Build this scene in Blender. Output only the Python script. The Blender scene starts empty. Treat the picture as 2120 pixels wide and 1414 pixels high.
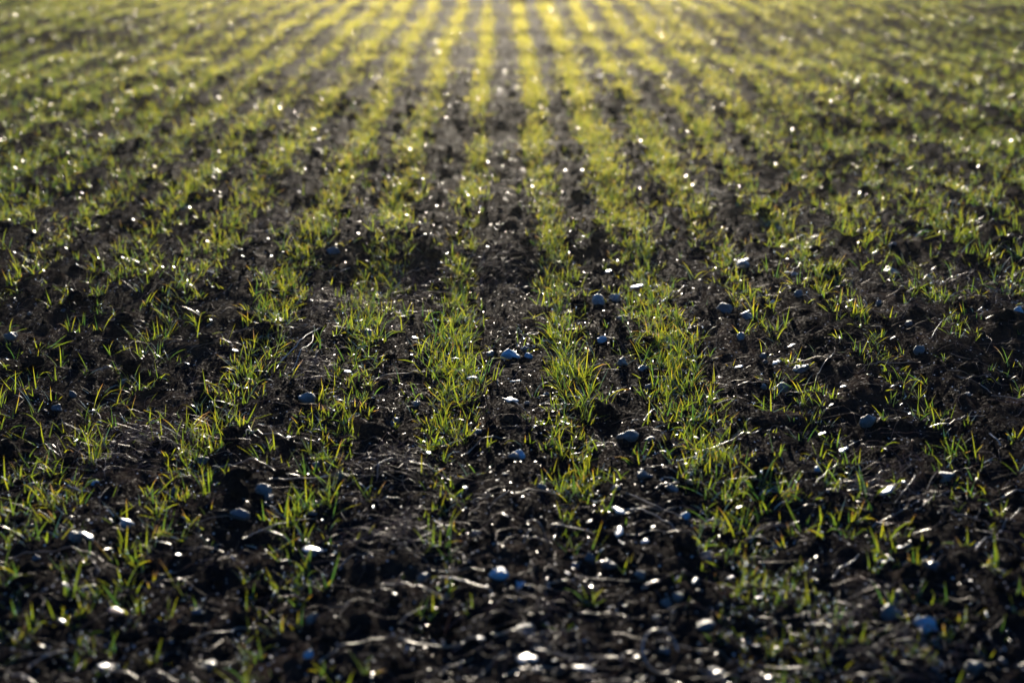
import bpy, bmesh, math
import numpy as np
from mathutils import Vector, Matrix, Quaternion

rng = np.random.default_rng(7)
sc = bpy.context.scene
R = math.radians

# ------------------------------------------------------------------ camera, sky, sun, exposure
PW, PH, FPX = 2120.0, 1414.0, 50.0 / 36.0 * 2120.0
PITCH, YAW, CAM_H = R(18.0), R(0.41), 0.535
cam_d = bpy.data.cameras.new("camera")
cam = bpy.data.objects.new("camera", cam_d)
sc.collection.objects.link(cam)
cam.location = (0, 0, CAM_H)
cam.rotation_euler = (R(90) - PITCH, 0, -YAW)
cam_d.lens, cam_d.sensor_width, cam_d.sensor_fit = 50.0, 36.0, 'HORIZONTAL'
cam_d.clip_start, cam_d.clip_end = 0.05, 2000.0
cam_d.dof.use_dof = True
cam_d.dof.focus_distance = 1.60
cam_d.dof.aperture_fstop = 4.7
sc.camera = cam

SUN_EL, SUN_AZ = R(10.5), R(0.5)          # almost straight ahead, low
world = bpy.data.worlds.new("World")
sc.world = world
world.use_nodes = True
wn = world.node_tree
sky = wn.nodes.new("ShaderNodeTexSky")
sky.sky_type = 'NISHITA'
sky.sun_disc = False
sky.ozone_density = 8.0
sky.dust_density = 0.6
sky.sun_elevation, sky.sun_rotation = SUN_EL, SUN_AZ
bg = wn.nodes['Background']
wn.links.new(sky.outputs[0], bg.inputs[0])
bg.inputs[1].default_value = 0.145
sun_d = bpy.data.lights.new("sun", 'SUN')
sun_d.energy, sun_d.angle, sun_d.color = 5.0, R(0.53), (1.0, 0.875, 0.69)
sun = bpy.data.objects.new("sun", sun_d)
sc.collection.objects.link(sun)
SUN = Vector((math.sin(SUN_AZ) * math.cos(SUN_EL), math.cos(SUN_AZ) * math.cos(SUN_EL), math.sin(SUN_EL)))
sun.rotation_euler = (-SUN).to_track_quat('-Z', 'Y').to_euler()
sun.location = SUN * 20

vs = sc.view_settings
vs.view_transform, vs.look, vs.exposure, vs.gamma = 'Standard', 'None', 0.88, 1.0
vs.use_curve_mapping = False
sc.cycles.use_denoising = True
sc.cycles.max_bounces = 6
sc.cycles.transparent_max_bounces = 6
sc.cycles.caustics_reflective = False
sc.cycles.caustics_refractive = False
sc.cycles.sample_clamp_indirect = 4.0

# ------------------------------------------------------------------ helpers
cp, sp, cy, sy = math.cos(PITCH), math.sin(PITCH), math.cos(YAW), math.sin(YAW)
FWD = np.array([sy * cp, cy * cp, -sp])
RGT = np.array([cy, -sy, 0.0])
UPV = np.cross(RGT, FWD)


def project(p):
    """world point(s) -> pixel in the photograph's frame, depth"""
    q = np.asarray(p, float) - np.array([0, 0, CAM_H])
    z = q @ FWD
    zz = np.where(np.abs(z) < 1e-6, 1e-6, z)
    return PW / 2 + FPX * (q @ RGT) / zz, PH / 2 - FPX * (q @ UPV) / zz, z


def _lat(ix, iy, seed):
    h = (ix.astype(np.int64) * 374761393 + iy.astype(np.int64) * 668265263 + seed * 1442695041) & 0xFFFFFFFF
    h = ((h ^ (h >> 13)) * 1274126177) & 0xFFFFFFFF
    h = (h ^ (h >> 16)) & 0xFFFF
    return h / 65535.0


def vnoise(x, y, seed=0):
    ix, iy = np.floor(x), np.floor(y)
    fx, fy = x - ix, y - iy
    ix, iy = ix.astype(np.int64), iy.astype(np.int64)
    fx = fx * fx * (3 - 2 * fx)
    fy = fy * fy * (3 - 2 * fy)
    a, b = _lat(ix, iy, seed), _lat(ix + 1, iy, seed)
    c, d = _lat(ix, iy + 1, seed), _lat(ix + 1, iy + 1, seed)
    return (a * (1 - fx) + b * fx) * (1 - fy) + (c * (1 - fx) + d * fx) * fy - 0.5


ROW = 0.125                     # drill row spacing
ROW0 = 0.072                    # lateral place of row 0


def height(x, y):
    x, y = np.asarray(x, float), np.asarray(y, float)
    h = 0.030 * vnoise(x * 1.3 + 3.1, y * 1.3, 1)
    h += 0.024 * vnoise(x * 5.1, y * 4.3 + 9.7, 2)
    h += 0.008 * np.abs(vnoise(x * 13, y * 12, 3))
    h += 0.010 * np.abs(vnoise(x * 37 + 5, y * 35, 4)) + 0.007 * vnoise(x * 78, y * 81, 5) + 0.0045 * vnoise(x * 170, y * 161, 6)
    h += -0.004 * np.cos((x - ROW0) / ROW * 2 * math.pi)
    return h


def unproject(px, py, lift=0.0):
    d = FWD + RGT * ((px - PW / 2) / FPX) - UPV * ((py - PH / 2) / FPX)
    z = 0.0
    for _ in range(12):
        t = (z + lift - CAM_H) / d[2]
        p = np.array([0, 0, CAM_H]) + d * t
        z = 0.6 * float(height(p[0], p[1])) + 0.4 * z
    return p


def link(o):
    sc.collection.objects.link(o)
    return o


def mesh_obj(name, verts, faces, mat, parent=None, smooth=False):
    me = bpy.data.meshes.new(name)
    me.from_pydata([tuple(v) for v in verts], [], [tuple(f) for f in faces])
    if smooth:
        me.polygons.foreach_set('use_smooth', np.ones(len(me.polygons), bool))
    me.update()
    me.materials.append(mat)
    o = link(bpy.data.objects.new(name, me))
    o.parent = parent
    return o


def big_mesh(name, verts, quads, mat, smooth=True, attrs=None, tris=None):
    """numpy verts (N,3), quads (M,4) or tris (M,3) -> one mesh object"""
    polys = quads if tris is None else tris
    n = polys.shape[1]
    me = bpy.data.meshes.new(name)
    me.vertices.add(len(verts))
    me.vertices.foreach_set('co', np.ascontiguousarray(verts, np.float32).ravel())
    me.loops.add(polys.size)
    me.loops.foreach_set('vertex_index', np.ascontiguousarray(polys, np.int32).ravel())
    me.polygons.add(len(polys))
    me.polygons.foreach_set('loop_start', np.arange(0, polys.size, n, dtype=np.int32))
    me.polygons.foreach_set('use_smooth', np.full(len(polys), smooth, bool))
    for k, v in (attrs or {}).items():
        a = me.attributes.new(k, 'FLOAT', 'POINT')
        a.data.foreach_set('value', np.ascontiguousarray(v, np.float32).ravel())
    me.update(calc_edges=True)
    me.validate()
    me.materials.append(mat)
    return link(bpy.data.objects.new(name, me))


def tag(o, label, cat=None, group=None, kind=None):
    o['label'] = label
    if cat:
        o['category'] = cat
    if group:
        o['group'] = group
    if kind:
        o['kind'] = kind
    return o


# ------------------------------------------------------------------ materials
def new_mat(name):
    m = bpy.data.materials.new(name)
    m.use_nodes = True
    nt = m.node_tree
    nt.nodes.clear()
    return m, nt, nt.nodes.new('ShaderNodeOutputMaterial')


def N(nt, kind, **kw):
    n = nt.nodes.new(kind)
    for k, v in kw.items():
        if k in n.inputs:
            n.inputs[k].default_value = v
        else:
            setattr(n, k, v)
    return n


def ramp(nt, fac, stops):
    r = nt.nodes.new('ShaderNodeValToRGB')
    e = r.color_ramp.elements
    e[0].position, e[0].color = stops[0][0], (*stops[0][1], 1)
    e[1].position, e[1].color = stops[-1][0], (*stops[-1][1], 1)
    for p, c in stops[1:-1]:
        k = e.new(p)
        k.color = (*c, 1)
    nt.links.new(fac, r.inputs[0])
    return r.outputs[0]


def soil_material():
    m, nt, out = new_mat('wet_soil')
    L = nt.links.new
    tc = N(nt, 'ShaderNodeNewGeometry')
    n1 = N(nt, 'ShaderNodeTexNoise', Scale=9.0, Detail=6.0, Roughness=0.65)
    n2 = N(nt, 'ShaderNodeTexNoise', Scale=170.0, Detail=5.0, Roughness=0.7)
    n3 = N(nt, 'ShaderNodeTexNoise', Scale=420.0, Detail=3.0, Roughness=0.7)
    for n in (n1, n2, n3):
        L(tc.outputs['Position'], n.inputs['Vector'])
    c1 = ramp(nt, n1.outputs[0], [(0.3, (0.005, 0.0044, 0.0046)), (0.52, (0.0095, 0.0076, 0.0072)), (0.76, (0.036, 0.021, 0.014))])
    c2 = ramp(nt, n2.outputs[0], [(0.35, (0.6, 0.58, 0.56)), (0.7, (1.5, 1.42, 1.35))])
    mx = N(nt, 'ShaderNodeMix', data_type='RGBA', blend_type='MULTIPLY')
    mx.inputs[0].default_value = 1.0
    L(c1, mx.inputs[6])
    L(c2, mx.inputs[7])
    b = N(nt, 'ShaderNodeBsdfPrincipled')
    L(mx.outputs[2], b.inputs['Base Color'])
    rr = N(nt, 'ShaderNodeMapRange')
    rr.inputs[1].default_value, rr.inputs[2].default_value = 0.35, 0.65
    rr.inputs[3].default_value, rr.inputs[4].default_value = 0.5, 0.9
    L(n2.outputs[0], rr.inputs[0])
    L(rr.outputs[0], b.inputs['Roughness'])
    sr = N(nt, 'ShaderNodeMapRange')                      # only damp spots shine
    sr.inputs[1].default_value, sr.inputs[2].default_value = 0.52, 0.72
    sr.inputs[3].default_value, sr.inputs[4].default_value = 0.0, 0.03
    L(n3.outputs[0], sr.inputs[0])
    L(sr.outputs[0], b.inputs['Specular IOR Level'])
    bp = N(nt, 'ShaderNodeBump', Strength=0.9, Distance=0.004)
    bp2 = N(nt, 'ShaderNodeBump', Strength=0.7, Distance=0.0015)
    L(n2.outputs[0], bp.inputs['Height'])
    L(n3.outputs[0], bp2.inputs['Height'])
    L(bp.outputs[0], bp2.inputs['Normal'])
    L(bp2.outputs[0], b.inputs['Normal'])
    L(b.outputs[0], out.inputs[0])
    return m


def leaf_material():
    m, nt, out = new_mat('wheat_leaf')
    L = nt.links.new
    at = N(nt, 'ShaderNodeAttribute', attribute_name='tint')
    al = N(nt, 'ShaderNodeAttribute', attribute_name='along')
    ex = N(nt, 'ShaderNodeMath', operation='SUBTRACT', use_clamp=True)
    L(at.outputs['Fac'], ex.inputs[0])
    ex.inputs[1].default_value = 0.55
    inv = N(nt, 'ShaderNodeMath', operation='SUBTRACT', use_clamp=True)
    inv.inputs[0].default_value = 1.0
    L(al.outputs['Fac'], inv.inputs[1])
    ml = N(nt, 'ShaderNodeMath', operation='MULTIPLY')
    L(ex.outputs[0], ml.inputs[0])
    L(inv.outputs[0], ml.inputs[1])
    eff0 = N(nt, 'ShaderNodeMath', operation='SUBTRACT')
    L(at.outputs['Fac'], eff0.inputs[0])
    L(ml.outputs[0], eff0.inputs[1])
    p4 = N(nt, 'ShaderNodeMath', operation='POWER')
    L(al.outputs['Fac'], p4.inputs[0])
    p4.inputs[1].default_value = 3.0
    eff = N(nt, 'ShaderNodeMath', operation='MULTIPLY_ADD')
    L(p4.outputs[0], eff.inputs[0])
    eff.inputs[1].default_value = 0.25
    L(eff0.outputs[0], eff.inputs[2])
    base = ramp(nt, eff.outputs[0], [(0.0, (0.026, 0.080, 0.030)), (0.45, (0.050, 0.110, 0.024)), (0.80, (0.100, 0.130, 0.018)),
                                        (0.90, (0.130, 0.120, 0.022)), (0.95, (0.190, 0.120, 0.040)), (1.0, (0.22, 0.16, 0.09))])
    thru = ramp(nt, eff.outputs[0], [(0.0, (0.050, 0.150, 0.026)), (0.45, (0.235, 0.32, 0.016)), (0.80, (0.42, 0.41, 0.020)),
                                        (0.90, (0.480, 0.340, 0.035)), (0.95, (0.50, 0.28, 0.05)), (1.0, (0.44, 0.31, 0.15))])
    tip = ramp(nt, al.outputs['Fac'], [(0.0, (0.75, 0.85, 0.8)), (0.3, (1.0, 1.0, 1.0)), (0.85, (1.1, 1.0, 1.0)), (1.0, (1.5, 1.05, 0.9))])
    cols = []
    for c in (base, thru):
        mx = N(nt, 'ShaderNodeMix', data_type='RGBA', blend_type='MULTIPLY')
        mx.inputs[0].default_value = 1.0
        L(c, mx.inputs[6])
        L(tip, mx.inputs[7])
        cols.append(mx.outputs[2])
    d, t = N(nt, 'ShaderNodeBsdfDiffuse'), N(nt, 'ShaderNodeBsdfTranslucent')
    L(cols[0], d.inputs[0])
    L(cols[1], t.inputs[0])
    ms = N(nt, 'ShaderNodeMixShader')
    ms.inputs[0].default_value = 0.70
    L(d.outputs[0], ms.inputs[1])
    L(t.outputs[0], ms.inputs[2])
    fw = N(nt, 'ShaderNodeBsdfRefraction')                # light passing nearly straight through the thin blade
    fw.inputs['IOR'].default_value = 1.22
    fw.inputs['Roughness'].default_value = 0.75
    fw.inputs[0].default_value = (0.46, 0.38, 0.07, 1)
    ms0 = ms
    ms = N(nt, 'ShaderNodeMixShader')
    ms.inputs[0].default_value = 0.13
    L(ms0.outputs[0], ms.inputs[1])
    L(fw.outputs[0], ms.inputs[2])
    g = N(nt, 'ShaderNodeBsdfGlossy')
    g.inputs['Roughness'].default_value = 0.34
    g.inputs['Color'].default_value = (1, 1, 1, 1)
    fr = N(nt, 'ShaderNodeFresnel')
    fr.inputs[0].default_value = 1.33
    fm = N(nt, 'ShaderNodeMath', operation='MULTIPLY')
    fm.inputs[1].default_value = 0.15
    L(fr.outputs[0], fm.inputs[0])
    m2 = N(nt, 'ShaderNodeMixShader')
    L(fm.outputs[0], m2.inputs[0])
    L(ms.outputs[0], m2.inputs[1])
    L(g.outputs[0], m2.inputs[2])
    L(m2.outputs[0], out.inputs[0])
    return m


def stone_material(name, dark, light, rough, dirt=0.0):
    m, nt, out = new_mat(name)
    L = nt.links.new
    tc = N(nt, 'ShaderNodeTexCoord')
    oi = N(nt, 'ShaderNodeObjectInfo')
    ad = N(nt, 'ShaderNodeVectorMath', operation='ADD')
    sc_ = N(nt, 'ShaderNodeVectorMath', operation='SCALE')
    sc_.inputs['Scale'].default_value = 37.0
    L(oi.outputs['Random'], sc_.inputs[0])
    L(tc.outputs['Object'], ad.inputs[0])
    L(sc_.outputs[0], ad.inputs[1])
    n1 = N(nt, 'ShaderNodeTexNoise', Scale=2.2, Detail=6.0, Roughness=0.65)
    n2 = N(nt, 'ShaderNodeTexNoise', Scale=14.0, Detail=4.0, Roughness=0.7)
    L(ad.outputs[0], n1.inputs['Vector'])
    L(ad.outputs[0], n2.inputs['Vector'])
    c = ramp(nt, n1.outputs[0], [(0.3, dark), (0.5, tuple((a + b) / 2 for a, b in zip(dark, light))), (0.7, light)])
    # soil smeared over the stone in patches
    pm = ramp(nt, n2.outputs[0], [(0.40 + dirt, (0, 0, 0)), (0.56 + dirt, (1, 1, 1))])
    mx = N(nt, 'ShaderNodeMix', data_type='RGBA')
    L(pm, mx.inputs[0])
    L(c, mx.inputs[6])
    mx.inputs[7].default_value = (0.035, 0.026, 0.02, 1)
    b = N(nt, 'ShaderNodeBsdfPrincipled')
    L(mx.outputs[2], b.inputs['Base Color'])
    b.inputs['Roughness'].default_value = rough
    bp = N(nt, 'ShaderNodeBump', Strength=0.35, Distance=0.02)
    L(n2.outputs[0], bp.inputs['Height'])
    L(bp.outputs[0], b.inputs['Normal'])
    L(b.outputs[0], out.inputs[0])
    return m


def thin_material(name, col, thru, rough, mixf=0.4, ior=1.45, gl=1.0):
    """dry plant matter: diffuse + light through it + a waxy or wet sheen"""
    m, nt, out = new_mat(name)
    L = nt.links.new
    g0 = N(nt, 'ShaderNodeNewGeometry')
    n1 = N(nt, 'ShaderNodeTexNoise', Scale=60.0, Detail=4.0)
    L(g0.outputs['Position'], n1.inputs['Vector'])
    v = ramp(nt, n1.outputs[0], [(0.3, (0.55, 0.5, 0.45)), (0.7, (1.25, 1.2, 1.15))])
    outs = []
    for c in (col, thru):
        mx = N(nt, 'ShaderNodeMix', data_type='RGBA', blend_type='MULTIPLY')
        mx.inputs[0].default_value = 1.0
        mx.inputs[6].default_value = (*c, 1)
        L(v, mx.inputs[7])
        outs.append(mx.outputs[2])
    d, t = N(nt, 'ShaderNodeBsdfDiffuse'), N(nt, 'ShaderNodeBsdfTranslucent')
    L(outs[0], d.inputs[0])
    L(outs[1], t.inputs[0])
    ms = N(nt, 'ShaderNodeMixShader')
    ms.inputs[0].default_value = mixf
    L(d.outputs[0], ms.inputs[1])
    L(t.outputs[0], ms.inputs[2])
    g = N(nt, 'ShaderNodeBsdfGlossy')
    g.inputs['Roughness'].default_value = rough
    fr = N(nt, 'ShaderNodeFresnel')
    fr.inputs[0].default_value = ior
    fm = N(nt, 'ShaderNodeMath', operation='MULTIPLY')
    fm.inputs[1].default_value = gl
    L(fr.outputs[0], fm.inputs[0])
    m2 = N(nt, 'ShaderNodeMixShader')
    L(fm.outputs[0], m2.inputs[0])
    L(ms.outputs[0], m2.inputs[1])
    L(g.outputs[0], m2.inputs[2])
    L(m2.outputs[0], out.inputs[0])
    return m


M_SOIL = soil_material()
M_LEAF = leaf_material()
M_STONE = {
    'grey': stone_material('grey_stone', (0.050, 0.047, 0.043), (0.125, 0.118, 0.108), 0.36),
    'dark': stone_material('dark_stone', (0.025, 0.029, 0.036), (0.07, 0.078, 0.09), 0.38),
    'pale': stone_material('pale_stone', (0.15, 0.145, 0.14), (0.33, 0.32, 0.31), 0.30),
    'bluelit': stone_material('sky_tinted_stone', (0.10, 0.21, 0.27), (0.22, 0.39, 0.46), 0.36, 0.07),  # reflected blue of the sky put into the stone's base colour
    'brown': stone_material('brown_stone', (0.09, 0.065, 0.05), (0.20, 0.15, 0.12), 0.45),
}
M_STRAW = thin_material('dry_straw', (0.17, 0.12, 0.08), (0.20, 0.14, 0.085), 0.33, 0.4, 1.42, 0.16)
M_FIBRE = thin_material('root_fibre', (0.075, 0.042, 0.028), (0.16, 0.085, 0.05), 0.40, 0.5, 1.4, 0.12)
M_CHIP = thin_material('wet_husk', (0.50, 0.46, 0.42), (0.40, 0.34, 0.28), 0.30, 0.3, 1.5)
M_RUST = thin_material('rust_leaf', (0.28, 0.09, 0.03), (0.55, 0.20, 0.03), 0.40, 0.55)


def dew_material():
    m, nt, out = new_mat('dew_water')
    b = N(nt, 'ShaderNodeBsdfPrincipled')
    b.inputs['Base Color'].default_value = (1, 1, 1, 1)
    b.inputs['Roughness'].default_value = 0.16
    b.inputs['IOR'].default_value = 1.33
    b.inputs['Transmission Weight'].default_value = 1.0
    nt.links.new(b.outputs[0], out.inputs[0])
    return m


M_DEW = dew_material()

# ------------------------------------------------------------------ ground: one sheet out to the horizon
NX = 560
ys = np.concatenate([np.linspace(-6, 0.3, 26)[:-1], np.geomspace(0.3, 9.0, 425), np.geomspace(9.0, 600.0, 50)[1:]])
u = np.linspace(-1, 1, NX)
u = u * (0.55 + 0.45 * u * u)
hw = 0.9 + 0.62 * np.maximum(ys, 0.0) + np.maximum(-ys, 0) * 0.5
GX = u[None, :] * hw[:, None]
GY = np.repeat(ys[:, None], NX, 1)
jit = np.where((GY > 0.3) & (GY < 8), 0.35, 0.0) * np.gradient(ys)[:, None]
GX = GX + (rng.random(GX.shape) - 0.5) * jit
GY = GY + (rng.random(GX.shape) - 0.5) * jit
GZ = height(GX, GY)
gi = np.arange(len(ys) * NX).reshape(len(ys), NX)
gq = np.stack([gi[:-1, :-1], gi[:-1, 1:], gi[1:, 1:], gi[1:, :-1]], -1).reshape(-1, 4)
ground = big_mesh('ground', np.stack([GX, GY, GZ], -1).reshape(-1, 3), gq, M_SOIL, True)
tag(ground, 'dark wet crumbly soil of the sown field', kind='structure')

# ------------------------------------------------------------------ haze: thin low morning mist against the sun
hz_m, hz_nt, hz_out = new_mat('morning_haze')
pv = N(hz_nt, 'ShaderNodeVolumePrincipled')
pv.inputs['Color'].default_value = (1.0, 0.95, 0.82, 1)
pv.inputs['Density'].default_value = 0.0023
pv.inputs['Anisotropy'].default_value = 0.9
hz_nt.links.new(pv.outputs[0], hz_out.inputs['Volume'])
bx0, bx1, by0, by1, bz0, bz1 = -420.0, 420.0, -20.0, 640.0, -1.1, 0.75
hv = [(x, y, z) for z in (bz0, bz1) for y in (by0, by1) for x in (bx0, bx1)]
hf = [(0, 2, 3, 1), (4, 5, 7, 6), (0, 1, 5, 4), (2, 6, 7, 3), (0, 4, 6, 2), (1, 3, 7, 5)]
haze = mesh_obj('haze', hv, hf, hz_m)
tag(haze, 'thin pale mist hanging over the field', kind='stuff')

# ------------------------------------------------------------------ where the wheat grows
# density along each row, read at image heights KEY (top of the frame to its bottom)
KEY = np.array([-200, 0, 150, 300, 450, 600, 750, 900, 1050, 1200, 1450], float)
DENS = {
    0: [1.3, 1.3, 1.3, 1.2, 0.9, 0.9, 1.1, 1.0, 0.45, 0.10, 0.05],
    1: [1.6, 1.6, 1.7, 1.8, 1.9, 2.0, 2.0, 1.9, 1.4, 1.1, 1.0],
    2: [1, 1, 0.9, 0.8, 0.7, 0.40, 0.30, 0.55, 0.9, 0.8, 0.8],
    3: [1, 0.9, 0.8, 0.7, 0.7, 0.75, 0.8, 0.9, 0.6, 0.5, 0.6],
    4: [1, 0.85, 0.75, 0.7, 0.75, 0.6, 0.5, 0.6, 0.4, 0.5, 0.5],
    -1: [1.0, 0.95, 0.8, 0.6, 0.55, 0.9, 1.2, 0.9, 0.35, 0.12, 0.08],
    -2: [1, 0.9, 0.8, 0.8, 0.75, 0.9, 0.75, 0.65, 0.5, 0.5, 0.35],
    -3: [1, 0.9, 0.8, 0.7, 0.65, 0.9, 0.75, 0.7, 0.6, 0.45, 0.4],
    -4: [1, 0.9, 0.75, 0.65, 0.55, 0.7, 0.7, 0.65, 0.6, 0.5, 0.4],
    -5: [1, 0.9, 0.7, 0.6, 0.6, 0.6, 0.7, 0.6, 0.5, 0.4, 0.4],
}
GAP_OF = lambda k: DENS.get(k, [1, 0.95, 0.8, 0.75, 0.7, 0.65, 0.6, 0.6, 0.5, 0.4, 0.4] if k < 0 else [0.8, 0.75, 0.7, 0.7, 0.7, 0.6, 0.6, 0.6, 0.4, 0.4, 0.4])

P = []           # x, y, row
for k in range(-70, 71):
    x0 = ROW0 + k * ROW
    y_lo, y_hi = max(0.45, (abs(x0) - 0.45) / 0.42), 11.0
    if y_lo >= y_hi:
        continue
    n = int((7.2 - y_lo) * 590) if y_lo < 7.2 else 0
    yy = y_lo + rng.random(n) * (7.2 - y_lo)
    lo2 = max(y_lo, 7.2)
    n2 = int((y_hi - lo2) * 50)
    yy = np.concatenate([yy, lo2 + rng.random(n2) * (y_hi - lo2)])
    sig = {0: 0.013, -1: 0.013, 1: 0.018, -2: 0.016}.get(k, 0.017 if -4 < k < 4 else 0.020 if -8 < k < 4 else 0.027) * np.interp(yy, [1.5, 4.0], [1.1, 0.95])
    xx = x0 + rng.normal(0, 1, len(yy)) * sig * np.where(yy < 7.2, 1, 1.3) + 0.018 * vnoise(yy * 1.1, np.full_like(yy, k * 7.3), 21)
    stray = rng.random(len(yy)) < (0.06 if -2 < k < 2 else 0.13)
    xx = xx + stray * rng.uniform(-.5, .5, len(yy)) * ROW
    _, py, _ = project(np.stack([xx, yy, np.zeros_like(yy)], -1))
    w = np.interp(py, KEY, GAP_OF(k))
    patch = 0.75 + 0.6 * (vnoise(yy * 7 + k * 3.7, xx * 3, 22) + 0.5) + 0.7 * vnoise(yy * 19 + k * 9.1, xx * 5, 23)
    bare = np.clip(1.05 + np.interp(yy, [1.5, 3], [1.6, 1.7 if abs(k) < 4 else 1.9]) * (vnoise(xx * 1.9, yy * 1.3, 24) * 0.7 + vnoise(xx * 4.3, yy * 2.3, 25) * 0.5), 0.2, 1.0)
    keep = rng.random(len(yy)) < np.clip(w * patch * np.maximum(bare, 0.55 if k in (0, 1) else 0.0), 0, 1.7) * (1.0 if k in (0, 1, -1) else 1.08) * np.where(yy < 7.2, np.interp(yy, [1.0, 1.3, 1.7, 2.4, 3.0, 5.0], [0.52, 0.56, 0.66, 0.66, 0.52, 0.44]), 0.8)
    P.append(np.stack([xx[keep], yy[keep], np.full(keep.sum(), k)], -1))
# clumps and strays that stand off the rows, and ones the photograph shows clearly
for px, py, n, s in [(910, 1150, 5, .008), (610, 1220, 7, .012), (640, 1040, 5, .012), (440, 1010, 5, .012), (60, 1030, 16, .03),
                     (160, 1040, 6, .01), (1690, 1280, 20, .03), (1600, 1330, 20, .03), (1740, 1390, 20, .03), (2080, 1220, 14, .025), (1650, 1200, 14, .03), (1560, 1260, 10, .02), (350, 1250, 8, .03), (250, 1180, 6, .02), (60, 1330, 8, .02),
                     (1610, 990, 9, .02), (1540, 1000, 8, .02), (1170, 930, 9, .014), (800, 545, 10, .016), (590, 600, 12, .016),
                     (150, 1310, 7, .02), (60, 1210, 6, .02), (390, 1110, 4, .01), (930, 1210, 4, .01), (1480, 940, 8, .015),
                     (1350, 870, 3, .006), (1340, 945, 4, .01), (980, 800, 9, .018), (1180, 790, 8, .018), (1650, 1060, 8, .02),
                     (1590, 1180, 7, .02), (860, 1270, 3, .006), (690, 1400, 3, .01), (2010, 1040, 5, .02), (300, 700, 8, .02)]:
    c = unproject(px, py)
    P.append(np.stack([c[0] + rng.normal(0, s, n), c[1] + rng.normal(0, s * 1.6, n), np.full(n, np.round((c[0] - ROW0) / ROW))], -1))
P = np.concatenate(P)
PZ = height(P[:, 0], P[:, 1])
ppx, ppy, pz = project(np.stack([P[:, 0], P[:, 1], PZ + 0.02], -1))
infr = (pz > 0.3) & (ppx > -15) & (ppx < PW + 15) & (ppy > 0) & (ppy < PH + 30)
order = np.argsort(np.where(infr, pz, 1e9))
N_IND = 300
ind = order[:min(N_IND, infr.sum())]
rest = np.setdiff1d(np.arange(len(P)), ind)
print('plants', len(P), 'in frame', infr.sum(), 'last individual py', ppy[ind[-1]])

# ------------------------------------------------------------------ leaves
def leaf_ribbons(base, az, length, width, lean0, curl, twist, seg, cross):
    """arching tapered blades; returns verts (n, seg+1, cross, 3)"""
    n = len(az)
    t = np.linspace(0, 1, seg + 1)
    ang = lean0[:, None] + curl[:, None] * t[None, :] ** 1.3
    ds = (length / seg)[:, None]
    rad = np.concatenate([np.zeros((n, 1)), np.cumsum(np.sin((ang[:, :-1] + ang[:, 1:]) / 2) * ds, 1)], 1)
    up = np.concatenate([np.zeros((n, 1)), np.cumsum(np.cos((ang[:, :-1] + ang[:, 1:]) / 2) * ds, 1)], 1)
    side = 0.10 * length[:, None] * twist[:, None] * t[None, :] ** 2
    ca, sa = np.cos(az)[:, None], np.sin(az)[:, None]
    c = np.stack([base[:, 0:1] + rad * ca - side * sa, base[:, 1:2] + rad * sa + side * ca, base[:, 2:3] + up], -1)
    prof = np.clip(0.6 + 1.6 * t, 0, 1) * (1 - t ** 1.7) ** 0.9
    prof[-1] = 0.03
    w = 0.5 * width[:, None] * prof[None, :]
    ph = twist[:, None] * t[None, :] * 1.6
    wd = np.stack([-np.sin(az)[:, None] * np.cos(ph) - ca * np.sin(ph) * np.cos(ang),
                   np.cos(az)[:, None] * np.cos(ph) - sa * np.sin(ph) * np.cos(ang), np.sin(ph) * np.sin(ang)], -1)
    nn = np.stack([ca * np.cos(ang), sa * np.cos(ang), -np.sin(ang)], -1)
    if cross == 2:
        return np.stack([c - wd * w[..., None], c + wd * w[..., None]], 2)
    return np.stack([c - wd * w[..., None], c + nn * (w * 0.45)[..., None], c + wd * w[..., None]], 2)


def ribbon_quads(n, seg, cross):
    i = np.arange(n * (seg + 1) * cross).reshape(n, seg + 1, cross)
    return np.stack([i[:, :-1, :-1], i[:, :-1, 1:], i[:, 1:, 1:], i[:, 1:, :-1]], -1).reshape(-1, 4)


def leaf_params(n):
    upright = rng.random(n)
    lean = np.where(upright < 0.55, rng.uniform(R(4), R(28), n), rng.uniform(R(25), R(62), n))
    curl = rng.uniform(R(-6), R(45), n) + (rng.random(n) < 0.3) * rng.uniform(R(30), R(110), n)
    length = rng.uniform(0.010, 0.029, n) * rng.uniform(0.8, 1.2, n)
    width = rng.uniform(0.0010, 0.0018, n)
    tw = rng.normal(0, 0.8, n)
    return lean, curl, length, width, tw


def tints(n):
    t = np.clip(rng.normal(0.32, 0.29, n), 0, 0.80)
    return np.where(rng.random(n) < 0.04, rng.uniform(0.9, 1.0, n), t)


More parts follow.
